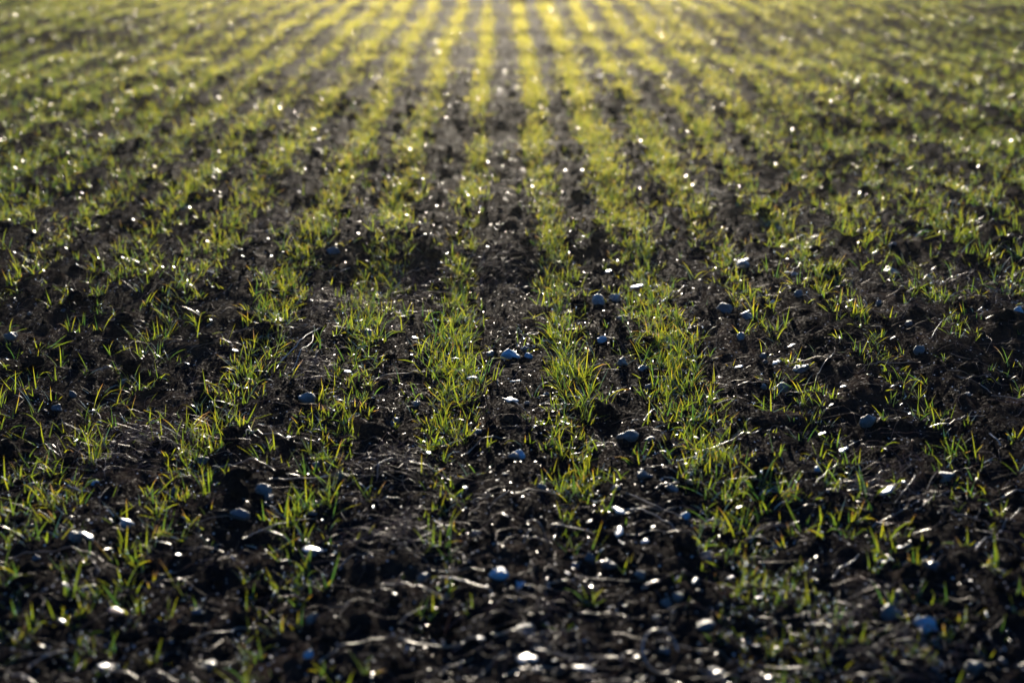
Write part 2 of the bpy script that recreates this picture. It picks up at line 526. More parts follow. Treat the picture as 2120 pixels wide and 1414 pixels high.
# the mass of the crop: every plant but the nearest 300
rp = P[rest]
rz = PZ[rest]
nl = np.where(rp[:, 1] < 6.0, rng.integers(4, 8, len(rest)), np.where(rp[:, 1] < 7.2, 5, 3))
far = rp[:, 1] > 3.4
idx = np.repeat(np.arange(len(rest)), nl)
for sel, seg, nm, lab in ((~far[idx], 4, 'wheat_seedlings', 'young green wheat seedlings filling the sown rows behind the nearer plants'),
                          (far[idx], 2, 'wheat_seedlings', 'far young wheat seedlings merging into a green haze')):
    j = idx[sel]
    n = len(j)
    lean, curl, length, width, tw = leaf_params(n)
    size = 0.85 + 0.45 * (vnoise(rp[j, 0] * 6, rp[j, 1] * 6, 31) + 0.3)
    size *= rng.uniform(0.6, 1.3, len(rest))[j]
    base = np.stack([rp[j, 0] + rng.normal(0, .003, n), rp[j, 1] + rng.normal(0, .003, n), rz[j] - 0.004], -1)
    V = leaf_ribbons(base, rng.uniform(0, 2 * math.pi, n), length * size, width * (0.8 + 0.25 * size) * (1.0 if seg == 4 else 1.2), lean, curl, tw, seg, 2)
    tv = np.repeat(np.clip(tints(n) + 0.18 * vnoise(rp[j, 0] * 3, rp[j, 1] * 3, 32), 0, 1), (seg + 1) * 2)
    av = np.tile(np.repeat(np.linspace(0, 1, seg + 1), 2), n)
    o = big_mesh(nm, V.reshape(-1, 3), ribbon_quads(n, seg, 2), M_LEAF, True, {'tint': tv, 'along': av})
    tag(o, lab, 'wheat', kind='stuff')
    if seg == 4:
        near_tips = V[:, 2:, 0, :].reshape(-1, 3)
print('leaf count', len(idx))

# ------------------------------------------------------------------ stones
def ico(sub):
    bm = bmesh.new()
    bmesh.ops.create_icosphere(bm, subdivisions=sub, radius=1.0)
    v = np.array([x.co[:] for x in bm.verts])
    f = np.array([[x.index for x in p.verts] for p in bm.faces])
    bm.free()
    return v, f


ICO1, ICO2, ICO4 = ico(1), ico(2), ico(4)
stone_meshes = []
for s in range(14):
    r2 = np.random.default_rng(100 + s)
    v = ICO4[0].copy()
    d = np.ones(len(v))
    for _ in range(13):                                   # broken facets
        nrm = r2.normal(size=3)
        nrm /= np.linalg.norm(nrm)
        lim = r2.uniform(0.5, 0.9)
        proj_ = v @ nrm
        cut = np.maximum(proj_ - lim, 0) * 0.9
        v -= cut[:, None] * nrm
    for fq, am in ((1.1, .16), (2.5, .07), (5.5, .03)):
        off = r2.uniform(0, 40, 3)
        q = v * fq + off
        d = d + am * (np.sin(q[:, 0] * 2.1 + np.sin(q[:, 1] * 1.7)) + np.sin(q[:, 1] * 2.3 + np.cos(q[:, 2] * 1.9)) + np.sin(q[:, 2] * 2.0 + q[:, 0])) / 3 * 2
    v *= d[:, None]
    v -= (v.max(0) + v.min(0)) / 2
    v /= (v.max(0) - v.min(0))[None, :] / 2
    me = bpy.data.meshes.new('stone')
    me.from_pydata([tuple(x) for x in v], [], [tuple(x) for x in ICO4[1]])
    me.polygons.foreach_set('use_smooth', np.ones(len(me.polygons), bool))
    me.update()
    stone_meshes.append(me)
tone_mesh = {}


def stone(p, w, h, tone, i, dep=None):
    key = (i % len(stone_meshes), tone)
    if key not in tone_mesh:
        me = stone_meshes[key[0]].copy()
        me.materials.clear()
        me.materials.append(M_STONE[tone])
        tone_mesh[key] = me
    o = link(bpy.data.objects.new('stone', tone_mesh[key]))
    o.scale = (w / 2, (dep or w * 0.85) / 2, h / 2)
    o.location = p
    o.rotation_euler = (rng.normal(0, .18), rng.normal(0, .18), rng.uniform(-.5, .5))
    return o


LM = []     # landmarks other labels may refer to: px, py, short name
# px, py of the stone's middle; width, height in photo pixels; tone; label; short name (or None)
STONES = [
    (1055, 732, 52, 34, 'bluelit', 'humped bright blue stone in the centre of the gap between two rows', 'humped blue stone'),
    (1094, 736, 22, 14, 'bluelit', 'small blue lump against the right end of the humped blue stone', None),
    (1240, 622, 34, 24, 'pale', 'white arched stone, left half of a two-humped pair on bare soil', 'white two-humped stones'),
    (1274, 616, 36, 22, 'pale', 'white arched stone, right half of a two-humped pair on bare soil', None),
    (1247, 703, 26, 22, 'bluelit', 'small bright blue pebble tucked behind the right of the centre tufts', 'small blue pebble behind the centre tufts'),
    (1332, 761, 26, 17, 'pale', 'pale round pebble left of the dense wheat row', 'pale round pebble by the dense row'),
    (1288, 747, 28, 22, 'grey', 'grey stone just left of the pale round pebble', None),
    (1342, 800, 22, 17, 'dark', 'dark round pebble alone below the pale round pebble', None),
    (1301, 902, 60, 34, 'grey', 'wide grey domed stone half buried left of the dense row', 'wide domed stone'),
    (1073, 940, 40, 22, 'bluelit', 'flat vivid blue stone between the two centre rows', 'flat vivid blue stone'),
    (860, 836, 26, 10, 'grey', 'flat grey pebble on open soil left of the centre tuft', 'flat grey pebble'),
    (819, 874, 28, 24, 'dark', 'dark angular stone below the flat grey pebble', 'dark angular stone'),
    (765, 690, 34, 26, 'dark', 'dark lumpy stone at the foot of a left-hand tuft', 'dark lumpy stone'),
    (1090, 834, 18, 10, 'brown', 'small brown pebble right of the brilliant white block', None),
    (1540, 541, 46, 30, 'pale', 'large stone with a brilliant white top far up right of the dense row', 'white-topped far stone'),
    (1502, 640, 48, 30, 'grey', 'grey domed stone with a smooth back right of the dense row', 'smooth grey dome'),
    (1549, 652, 28, 24, 'pale', 'pale pointed stone right of the smooth grey dome', 'pale pointed stone'),
    (1600, 624, 16, 12, 'bluelit', 'tiny blue pebble up right of the pale pointed stone', None),
    (1653, 608, 22, 26, 'grey', 'upright grey stone standing taller than wide by a tuft', 'upright grey stone'),
    (1534, 696, 26, 22, 'pale', 'pale round pebble behind two crossing blades', 'pale pebble behind crossing blades'),
    (1580, 735, 20, 16, 'grey', 'small round grey pebble left of the cobalt flake', None),
    (1660, 762, 44, 22, 'grey', 'long flat grey stone with a lit left tip', 'long flat grey stone'),
    (1621, 802, 48, 28, 'grey', 'broad grey stone in a cluster right of the dense row', 'broad grey stone'),
    (1580, 800, 20, 18, 'grey', 'small grey stone at the left of the broad grey stone', None),
    (1821, 627, 20, 17, 'dark', 'dark round pebble with a shining cap', 'shining-capped pebble'),
    (1799, 872, 50, 34, 'grey', 'big round grey stone below the orange blades', 'big round grey stone'),
    (1848, 562, 48, 24, 'grey', 'large half-buried stone far up at right among short grass', 'large half-buried far stone'),
    (1848, 506, 22, 14, 'grey', 'small grey stone beyond the large half-buried far stone', None),
    (1923, 576, 28, 18, 'grey', 'grey stone right of the large half-buried far stone', None),
    (1906, 724, 34, 22, 'grey', 'wedge-shaped grey stone in the gap of the right-hand rows', 'wedge-shaped grey stone'),
    (2110, 640, 26, 18, 'bluelit', 'blue pebble cut by the right edge of the picture', None),
    (1640, 566, 34, 8, 'pale', 'thin pale slab lying behind a bent blade', None),
    (635, 824, 44, 34, 'grey', 'large pale rounded stone left of the dark angular stone', 'large rounded stone'),
    (149, 815, 20, 22, 'dark', 'dark upright stone near the left edge rows', 'dark upright stone'),
    (115, 838, 28, 16, 'dark', 'dark flat stone left of the dark upright stone', None),
    (255, 789, 22, 18, 'dark', 'dark round stone between two left-hand rows', 'dark round stone on the left'),
    (20, 694, 34, 28, 'grey', 'grey lumpy stone at the left edge of the picture', 'lumpy stone at the left edge'),
    (258, 1084, 40, 22, 'pale', 'pale stone topped by a blinding white glint, lower left', 'blinding white stone on the left'),
    (153, 1110, 34, 28, 'grey', 'grey round pebble beside a bright pink sliver', 'grey pebble by the pink sliver'),
    (649, 1143, 38, 20, 'pale', 'blinding white oval stone alone in the left foreground', 'blinding white oval stone'),
    (197, 1000, 24, 14, 'bluelit', 'small blue pebble below the mat of root fibres', 'blue pebble under the root mat'),
    (496, 1063, 52, 28, 'dark', 'smooth dark stone with pointed blades in front', 'smooth dark stone'),
    (360, 1016, 22, 30, 'grey', 'tall narrow grey stone standing on end', 'stone standing on end'),
    (421, 953, 34, 24, 'grey', 'grey stone under a straw at the edge of the root mat', 'grey stone by the root mat'),
    (547, 1012, 46, 24, 'grey', 'broad low grey stone beyond the smooth dark stone', 'broad low stone'),
    (655, 962, 24, 18, 'dark', 'dark stone pair member nearer the left-hand row', None),
    (703, 982, 22, 20, 'grey', 'small bluish-grey stone below the dark stone pair', 'small bluish-grey stone'),
    (430, 1378, 44, 26, 'grey', 'blurred grey stone with a round glint at the bottom left', 'blurred stone with the round glint'),
    (639, 1354, 30, 22, 'bluelit', 'blurred blue pebble near the bottom edge', 'blurred blue pebble'),
    (645, 1280, 40, 24, 'grey', 'blurred grey stone beyond the blurred blue pebble', None),
    (217, 1384, 50, 22, 'dark', 'dark clod-like stone carrying a white flake at the bottom left', 'dark stone with the white flake'),
    (1033, 1188, 54, 32, 'bluelit', 'blurred blue dome in the middle of the foreground', 'blurred blue dome'),
    (1076, 1209, 38, 14, 'bluelit', 'flat cobalt stone touching the right of the blurred blue dome', None),
    (878, 1194, 40, 26, 'dark', 'blurred dark stone left of the blurred blue dome', 'blurred dark stone'),
    (1332, 981, 36, 26, 'grey', 'grey sloping stone right of a bright spiky tuft', 'grey sloping stone'),
    (1223, 1153, 30, 38, 'dark', 'dark upright stone left of the white hanging flakes', None),
    (1260, 1166, 40, 26, 'grey', 'grey stone under the blinding white upright flakes', 'grey stone under the white flakes'),
    (1087, 1304, 54, 30, 'dark', 'large dark blurred stone in the bottom centre', 'large dark blurred stone'),
    (1845, 1266, 66, 46, 'grey', 'big blurred grey dome with round glints at the lower right', 'big blurred dome'),
    (1920, 1292, 64, 42, 'bluelit', 'bright blue blurred stone behind yellow blades at the lower right', 'bright blue blurred stone'),
    (1456, 1298, 66, 30, 'grey', 'long low blurred stone right of the bottom centre', 'long low blurred stone'),
    (1420, 1066, 28, 22, 'bluelit', 'round blue pebble below the dense row', 'round blue pebble'),
    (1692, 970, 20, 14, 'bluelit', 'small blue pebble between the right-hand rows', None),
    (1960, 985, 46, 20, 'grey', 'flat grey slab with a bright upper edge at the right', 'flat grey slab'),
    (1930, 1170, 52, 32, 'dark', 'dark rounded stone beyond the bright blue blurred stone', 'dark rounded stone at the right'),
    (1461, 1152, 44, 28, 'dark', 'dark stone with two small glints below the round blue pebble', 'dark stone with two glints'),
    (1483, 1396, 52, 26, 'grey', 'blurred stone with a blinding top at the bottom edge', 'blurred stone with the blinding top'),
    (2021, 1386, 56, 34, 'grey', 'blurred grey stone in the bottom right corner', 'stone in the bottom right corner'),
    (1370, 640, 14, 10, 'grey', 'tiny grey pebble at the left foot of the dense row', None),
    (1700, 1040, 24, 16, 'dark', 'dark pebble between the right-hand rows, near the front', None),
    (1392, 1010, 40, 22, 'grey', 'grey stone shaded by the front of the dense row', None),
    (930, 1092, 26, 16, 'dark', 'dark pebble on bare soil between the two centre rows', None),
    (560, 480, 26, 16, 'grey', 'grey stone far up on the left in a bare patch', 'far grey stone on the left'),
    (690, 520, 40, 26, 'dark', 'dark lumpy stone far up left of the tall tuft', 'far dark stone'),
    (1345, 985, 18, 12, 'grey', 'small grey pebble at the right foot of the grey sloping stone', None),
]
STONE_TOP = []
for i, (px, py, w, h, tone, lab, short) in enumerate(STONES):
    p = unproject(px, py + h * 0.30)
    s = float((p - np.array([0, 0, CAM_H])) @ FWD) / FPX
    hh = h * s * 1.25
    o = stone((p[0], p[1] + w * s * 0.2, float(height(p[0], p[1])) + hh * 0.02), w * s * 0.82, hh * 0.9, tone, i)
    tag(o, lab, 'stone', 'stones lying on the soil')
    STONE_TOP.append((px, py, w, h, np.array(o.location), hh))
    if short:
        LM.append((px, py, short))
LMA = np.array([(a, b) for a, b, _ in LM], float)
used_labels = {}


def place_words(px, py, skip=0):
    d = np.hypot((LMA[:, 0] - px), (LMA[:, 1] - py) * 1.5)
    k = int(np.argsort(d)[skip])
    dx, dy = px - LMA[k, 0], py - LMA[k, 1]
    if abs(dx) > abs(dy) * 1.3:
        rel = 'left of' if dx < 0 else 'right of'
    else:
        rel = 'behind' if dy < 0 else 'in front of'
    far_ = 'just' if d[k] < 55 else ('a little' if d[k] < 120 else 'well')
    return f'{far_} {rel} the {LM[k][2]}'


def unique_label(options):
    for o_ in options:
        if len(o_.split()) <= 16 and o_ not in used_labels:
            used_labels[o_] = 1
            return o_
    for o_ in options:
        if len(o_.split()) <= 16:
            used_labels[o_] = used_labels.get(o_, 0) + 1
            return o_
    return options[0]


# scattered pebbles of the bare soil
for i in range(60):
    px, py = rng.uniform(20, 2100), 520 + 880 * rng.random() ** 0.8
    p = unproject(px, py)
    w = rng.uniform(0.004, 0.012)
    tone = rng.choice(['grey', 'dark', 'dark', 'dark', 'brown', 'brown'])
    h = w * rng.uniform(.5, .85)
    o = stone((p[0], p[1], float(height(p[0], p[1])) + h * 0.1), w, h, tone, i + 3)
    size = 'tiny' if w < 0.0065 else ('small' if w < 0.0095 else 'middling')
    tn = {'grey': 'grey', 'dark': 'dark', 'brown': 'brown', 'bluelit': 'bluish'}[tone]
    sh = 'flattish' if h / w < 0.65 else 'round'
    o.name = 'pebble'
    tag(o, unique_label([f'{size} {tn} pebble {place_words(px, py)}', f'{size} {sh} {tn} pebble {place_words(px, py)}',
                         f'{size} {sh} {tn} pebble {place_words(px, py, 1)}']), 'pebble', 'pebbles scattered over the soil')

# ------------------------------------------------------------------ flakes of husk and wet dead leaf, turned to mirror the sun as glints
def flake_mesh(seed):
    r2 = np.random.default_rng(seed)
    nu, nv = 8, 5
    uu, vv = np.meshgrid(np.linspace(-1, 1, nu), np.linspace(-1, 1, nv), indexing='ij')
    edge = np.clip(1 - (np.abs(uu) ** r2.uniform(1.2, 3.2)), 0.06, 1) ** r2.uniform(.5, 1.1) * (1 + 0.35 * np.sin(uu * r2.uniform(2, 6) + r2.uniform(0, 6)) + r2.normal(0, .12, uu.shape))
    x = uu
    y = vv * edge * r2.uniform(0.3, 0.8) + 0.2 * np.sin(uu * 2 + r2.uniform(0, 6))
    z = -r2.uniform(.04, .12) * vv ** 2 - r2.uniform(0.02, .10) * uu ** 2 + 0.03 * np.sin(uu * 4 + r2.uniform(0, 6)) * vv + 0.02 * np.sin(uu * 6 + r2.uniform(0, 6))
    top = np.stack([x, y, z + 0.03], -1).reshape(-1, 3)
    bot = np.stack([x * .98, y * .98, z - 0.03], -1).reshape(-1, 3)
    i = np.arange(nu * nv).reshape(nu, nv)
    q = np.stack([i[:-1, :-1], i[1:, :-1], i[1:, 1:], i[:-1, 1:]], -1).reshape(-1, 4)
    fs = [tuple(a) for a in q] + [tuple(a[::-1] + nu * nv) for a in q]
    b = list(i[:, 0]) + list(i[-1, 1:]) + list(i[-2::-1, -1]) + list(i[0, -2:0:-1])
    for a, c in zip(b, b[1:] + b[:1]):
        fs.append((c, a, a + nu * nv, c + nu * nv))
    return np.concatenate([top, bot]), fs


flake_lib = []
for s in range(12):
    fv, ff = flake_mesh(300 + s)
    row = []
    for mt in (M_CHIP, M_STRAW, M_RUST):
        me = bpy.data.meshes.new('flake')
        me.from_pydata([tuple(v) for v in fv], [], ff)
        me.polygons.foreach_set('use_smooth', np.ones(len(me.polygons), bool))
        me.update()
        me.materials.append(mt)
        row.append(me)
    flake_lib.append(row)


def flake(px, py, wpx, kind, i, tilt=0.06, upright=False, lift=0.004):
    p = unproject(px, py, lift)
    z = float(height(p[0], p[1]))
    s = float((p - np.array([0, 0, CAM_H])) @ FWD) / FPX
    o = link(bpy.data.objects.new('husk_glint_flake', flake_lib[i % 12][kind]))
    r = wpx * s / 2
    o.scale = (r * 1.7, r * 0.7, r) if upright else (r, r * 1.15, r)
    for (qx, qy, qw, qh, loc, hh) in STONE_TOP:            # a flake lying on a stone rests on its top
        if abs(px - qx) < qw * 0.45 and abs(py - qy) < qh * 0.75:
            p = np.array([loc[0] + (px - qx) * s, loc[1] - hh * 0.25, 0])
            z = loc[2] + hh * 0.40 - lift
            break
    o.location = (p[0], p[1], z + lift + r * 0.15)
    view = (Vector((0, 0, CAM_H)) - Vector(p)).normalized()
    half = (view + SUN).normalized()
    q = Vector((0, 0, 1)).rotation_difference((half + Vector(rng.normal(0, tilt, 3))).normalized())
    o.rotation_mode = 'QUATERNION'
    o.rotation_quaternion = q @ Quaternion((0, 0, 1), rng.uniform(-.6, .6) + (math.pi / 2 if upright else 0))
    return o, p


# px, py, width in photo pixels, kind (0 pale, 1 straw, 2 rust), upright, label
FLAKES = [
    (265, 1072, 34, 0, 0, 'blinding white flake on top of the pale stone at the lower left'),
    (180, 1109, 32, 0, 0, 'bright pinkish sliver leaning on a grey pebble at the lower left'),
    (136, 1211, 24, 0, 0, 'bright white sliver pointing up right near the left edge'),
    (370, 1148, 22, 0, 0, 'bright tapered sliver left of the blinding white oval stone'),
    (649, 1137, 46, 0, 0, 'blinding white flake capping the oval stone'),
    (1060, 829, 28, 0, 0, 'brilliant white block-like chip between the two centre rows'),
    (1067, 789, 24, 0, 0, 'bluish-white flake below the humped blue stone'),
    (978, 783, 26, 0, 0, 'crumpled white husk caught in the centre-left tuft'),
    (1259, 562, 18, 0, 0, 'bright white sliver beyond the white two-humped stones'),
    (1318, 594, 28, 0, 0, 'bluish-white curled chip right of the white two-humped stones'),
    (1541, 529, 20, 0, 0, 'brilliant white flake on the white-topped far stone'),
    (1523, 531, 10, 0, 0, 'small white chip left of the white-topped far stone'),
    (1541, 637, 24, 0, 0, 'flat white chip above the pale pointed stone'),
    (1529, 760, 18, 0, 0, 'brilliant white chip alone left of the long flat grey stone'),
    (1607, 751, 20, 0, 0, 'cobalt-lit flake left of the long flat grey stone'),
    (1638, 716, 20, 0, 0, 'bright pinkish chip above the long flat grey stone'),
    (1702, 898, 18, 0, 0, 'bright white chip between the right-hand rows, mid height'),
    (1746, 932, 22, 0, 0, 'pale blue flake below the bright white chip on the right'),
    (157, 912, 16, 0, 1, 'bright pink upright sliver at the left of the root mat'),
    (387, 748, 12, 0, 0, 'small brilliant white chip in a left-hand gap'),
    (487, 726, 18, 0, 0, 'bright white chip left of a tall left-hand tuft'),
    (1281, 1056, 32, 0, 1, 'blinding white upright flake, upper of the pair below the wide domed stone'),
    (1281, 1100, 32, 0, 1, 'blinding white upright flake, lower of the pair below the wide domed stone'),
    (1285, 1122, 20, 0, 1, 'blinding white tip hanging at the lower end of the white pair'),
    (1220, 1080, 30, 2, 0, 'orange dead-leaf sliver left of the blinding white pair'),
    (817, 1229, 14, 0, 0, 'small white sliver in the dark left of the blurred dark stone'),
    (995, 1321, 26, 0, 0, 'white curved flake left of the large dark blurred stone'),
    (1175, 1185, 16, 0, 1, 'white drop-shaped flake right of the blurred blue dome'),
    (1352, 1090, 14, 0, 0, 'round white glint right of the blinding white pair'),
    (1335, 1121, 22, 0, 0, 'white sliver lower right of the blinding white pair'),
    (1294, 1253, 14, 0, 0, 'round white chip left of the long low blurred stone'),
    (1045, 1065, 20, 0, 1, 'crumpled white husk in the centre foreground'),
    (773, 1049, 14, 0, 1, 'white pinkish chip in the dark left of the centre'),
    (887, 937, 16, 0, 0, 'brilliant pinkish chip at the left foot of the centre tuft'),
    (963, 1009, 18, 0, 0, 'bright pinkish chip in front of the centre-left tuft'),
    (1570, 1236, 24, 0, 0, 'blinding round flake beyond the long low blurred stone'),
    (1512, 1195, 26, 0, 0, 'bright sliver up left of the blinding round flake'),
    (1439, 1202, 22, 0, 1, 'bright upright sliver right of the dark stone with two glints'),
    (1863, 1133, 20, 0, 0, 'bright round glint up left of the dark rounded stone'),
    (1689, 1153, 16, 0, 0, 'round white glint among the blurred right-hand blades'),
    (1830, 1162, 12, 0, 0, 'small white glint left of the dark rounded stone'),
    (1925, 1152, 14, 0, 0, 'small white glint on top of the dark rounded stone'),
    (1566, 1335, 20, 0, 0, 'bright blurred flake right of the long low blurred stone'),
    (1540, 1337, 12, 0, 0, 'small glint left of the bright blurred flake'),
    (1483, 1390, 28, 0, 0, 'blinding flake on the blurred stone at the bottom edge'),
    (1590, 1402, 22, 0, 0, 'bright flake cut by the bottom edge, right of the blinding one'),
    (1836, 1015, 40, 0, 0, 'crumpled pinkish husk below the flat grey slab'),
    (2040, 1268, 20, 0, 1, 'upright white sliver right of the bright blue blurred stone'),
    (88, 1337, 22, 0, 0, 'white flake near the bottom left corner'),
    (128, 1285, 22, 0, 0, 'thin white flake above the one in the bottom left corner'),
    (442, 1386, 16, 0, 0, 'round white glint on the blurred grey stone, bottom left'),
    (217, 1376, 34, 0, 0, 'white flake lying on a dark clod-like stone, bottom left'),
    (241, 1267, 34, 2, 0, 'reddish-brown dead leaf in the dark lower left'),
    (1092, 1364, 44, 0, 0, 'blinding bent straw flake at the bottom centre, left end'),
    (1112, 1382, 26, 0, 0, 'bright flake at the lower right end of the bent straw'),
    (1209, 1384, 44, 0, 0, 'blinding straw flake right of the bent one, bottom centre'),
    (1148, 1366, 14, 0, 0, 'round glint between the two blinding straw flakes'),
    (1318, 1359, 16, 0, 0, 'round glint left of the curled straw ring'),
    (1530, 1050, 22, 2, 0, 'orange dead leaf stub among blurred blades'),
    (1556, 1075, 20, 2, 1, 'orange upright leaf tip below the orange stub'),
    (1349, 1207, 36, 2, 0, 'tan dead leaf arched over dark soil'),
    (1246, 1156, 12, 0, 0, 'small round glint on the dark upright stone'),
    (1420, 960, 12, 0, 0, 'small glint at the foot of the dense row'),
    (598, 905, 14, 0, 0, 'pale flake below the large rounded stone'),
    (720, 770, 18, 0, 0, 'pale crumpled flake at the foot of a left tuft'),
    (860, 700, 16, 0, 0, 'pale flake on bare soil left of the centre tuft'),
    (2028, 640, 14, 0, 0, 'bright sliver on the right-hand soil'),
    (1848, 700, 14, 0, 0, 'white curl right of the shining-capped pebble'),
    (1720, 840, 12, 0, 0, 'small pinkish chip in the right-hand gap'),
    (1745, 800, 14, 0, 0, 'bright pink chip right of the broad grey stone'),
]
# far ones, added to make the round discs of light
FAR = [(65, 85), (172, 62), (178, 203), (401, 152), (624, 152), (150, 126), (260, 146), (32, 33), (340, 47), (374, 57), (410, 58), (478, 52),
       (592, 60), (544, 78), (366, 132), (360, 97), (235, 94), (905, 107), (903, 87), (910, 108), (790, 147), (950, 148), (989, 149), (1045, 148),
       (1031, 197), (1038, 195), (735, 213), (667, 205), (903, 225), (990, 204), (611, 233), (650, 268), (504, 244), (530, 195), (585, 118),
       (453, 315), (32, 348), (345, 383), (443, 395), (620, 398), (632, 352), (660, 290), (275, 455), (72, 480), (165, 410), (170, 400), (393, 430),
       (1100, 75), (1140, 20), (1215, 153), (1232, 160), (1245, 158), (1325, 62), (1365, 65), (1372, 72), (1407, 22), (1576, 22), (1685, 34),
       (1553, 142), (1762, 65), (1720, 210), (1932, 148), (2095, 65), (1105, 165), (1205, 218), (1195, 265), (1170, 355), (1205, 350), (1172, 330),
       (1197, 265), (1327, 292), (1605, 343), (1640, 270), (1802, 268), (1765, 342), (2093, 292), (2025, 345), (1780, 400), (1420, 365), (1433, 384),
       (1470, 432), (1448, 422), (965, 400), (1010, 335), (850, 310), (830, 290), (805, 367), (828, 380), (842, 446), (875, 374), (970, 405),
       (1103, 387), (1120, 400), (1058, 330), (925, 525), (1010, 511), (880, 485), (893, 480), (1030, 465), (742, 484), (1208, 490), (1178, 522),
       (138, 515), (205, 535), (160, 548), (310, 556), (337, 556), (360, 553), (395, 590), (380, 605), (440, 594), (555, 495), (503, 535), (562, 530),
       (30, 525), (254, 535), (150, 600), (155, 628), (645, 622), (410, 645), (437, 662), (605, 678), (375, 470), (430, 500), (90, 560)]
for (a, b) in FAR:
    FLAKES.append((a, b, 6 if b < 250 else 9, 0, 0, None))
for i in range(70):
    FLAKES.append((rng.uniform(10, 2110), 520 + 880 * rng.random(), rng.uniform(5, 10), int(rng.choice([0, 0, 1, 1, 2])), 0, None))
cells, far_label = {}, {}
for i, (px, py, w, k, up, lab) in enumerate(FLAKES):
    if lab is None and py < 580:
        side = 'on the far left' if px < 400 else 'on the left' if px < 700 else 'left of the middle' if px < 1000 else 'in the middle' if px < 1250 \
            else 'on the right' if px < 1600 else 'on the far right'
        band = 'at the very top' if py < 80 else 'near the top' if py < 180 else 'in the upper part' if py < 300 else 'above the middle' if py < 430 else 'beyond the sharp tufts'
        cells.setdefault((side, band, ('pale', 'straw-coloured', 'rusty')[k]), []).append((px, i))
ORD = ['leftmost', 'second from left', 'third from left', 'fourth from left', 'fifth from left', 'sixth from left', 'seventh from left', 'eighth from left',
       'ninth from left', 'tenth from left', 'eleventh from left', 'twelfth from left', 'thirteenth from left', 'fourteenth from left', 'fifteenth from left']
for (side, band, col), lst in cells.items():
    for n_, (_, i) in enumerate(sorted(lst)):
        far_label[i] = (f'{col} flake, {ORD[min(n_, 14)]} of those {band}, {side}' if len(lst) > 1 else f'only {col} glinting flake {band}, {side}')
for i, (px, py, w, k, up, lab) in enumerate(FLAKES):
    named = lab is not None
    o, p = flake(px, py, w * ((1.0 if w > 30 or py < 950 else 0.75) if named else 0.85), k, i, 0.07 if named else (0.08 if i < 200 else 0.25), bool(up), 0.012)
    if not lab:
        size = 'tiny' if w < 7 else ('small' if w < 8.9 else 'larger')
        col = ('pale glinting', 'straw-coloured', 'rusty')[k]
        opts = [f'{size} {col} flake {place_words(px, py)}', f'{size} curled {col} flake {place_words(px, py)}', f'{size} {col} flake {place_words(px, py, 1)}']
        if py < 580:
            lab = far_label[i]
        else:
            lab = unique_label(opts)
    tag(o, lab, 'flake', 'flakes of husk glinting on the soil')

# ------------------------------------------------------------------ straws
def tube(pts, rad, ns=6):
    pts = np.asarray(pts)
    n = len(pts)
    tan = np.gradient(pts, axis=0)
    tan /= np.linalg.norm(tan, axis=1)[:, None]
    ref = np.array([0, 0, 1.0])
    a = np.cross(tan, ref)
    a /= np.linalg.norm(a, axis=1)[:, None] + 1e-9
    b = np.cross(a, tan)
    th = np.linspace(0, 2 * math.pi, ns, endpoint=False)
    ring = a[:, None, :] * np.cos(th)[None, :, None] + b[:, None, :] * np.sin(th)[None, :, None]
    v = pts[:, None, :] + ring * np.asarray(rad)[:, None, None]
    i = np.arange(n * ns).reshape(n, ns)
    q = np.stack([i[:-1], np.roll(i, -1, 1)[:-1], np.roll(i, -1, 1)[1:], i[1:]], -1).reshape(-1, 4)
    f = [tuple(x) for x in q] + [tuple(i[0]), tuple(i[-1][::-1])]
    return v.reshape(-1, 3), f


def straw(p0, p1, r, bow, arch, lab, mat=M_STRAW):
    p0, p1 = np.asarray(p0), np.asarray(p1)
    t = np.linspace(0, 1, 13)
    d = p1 - p0
    nrm = np.array([-d[1], d[0], 0])
    pts = p0[None, :] + d[None, :] * t[:, None] + nrm[None, :] * (bow * np.sin(math.pi * t) + 0.012 * np.sin(t * 9 + bow * 40))[:, None]
    hz = height(pts[:, 0], pts[:, 1])
    pts[:, 2] = np.maximum(hz + r * 0.9, np.linspace(hz[0], hz[-1], 13) * 0.6 + hz * 0.4 + r) + arch * np.sin(math.pi * t)
    rad = r * (1 - 0.35 * t) * (1 + 0.25 * (np.abs((t * 3.2) % 1 - 0.5) < 0.06))
    o0 = pts.mean(0)
    v, f = tube(pts - o0, rad)
    o = mesh_obj('straw', v, f, mat, None, True)
    o.location = o0
    return o


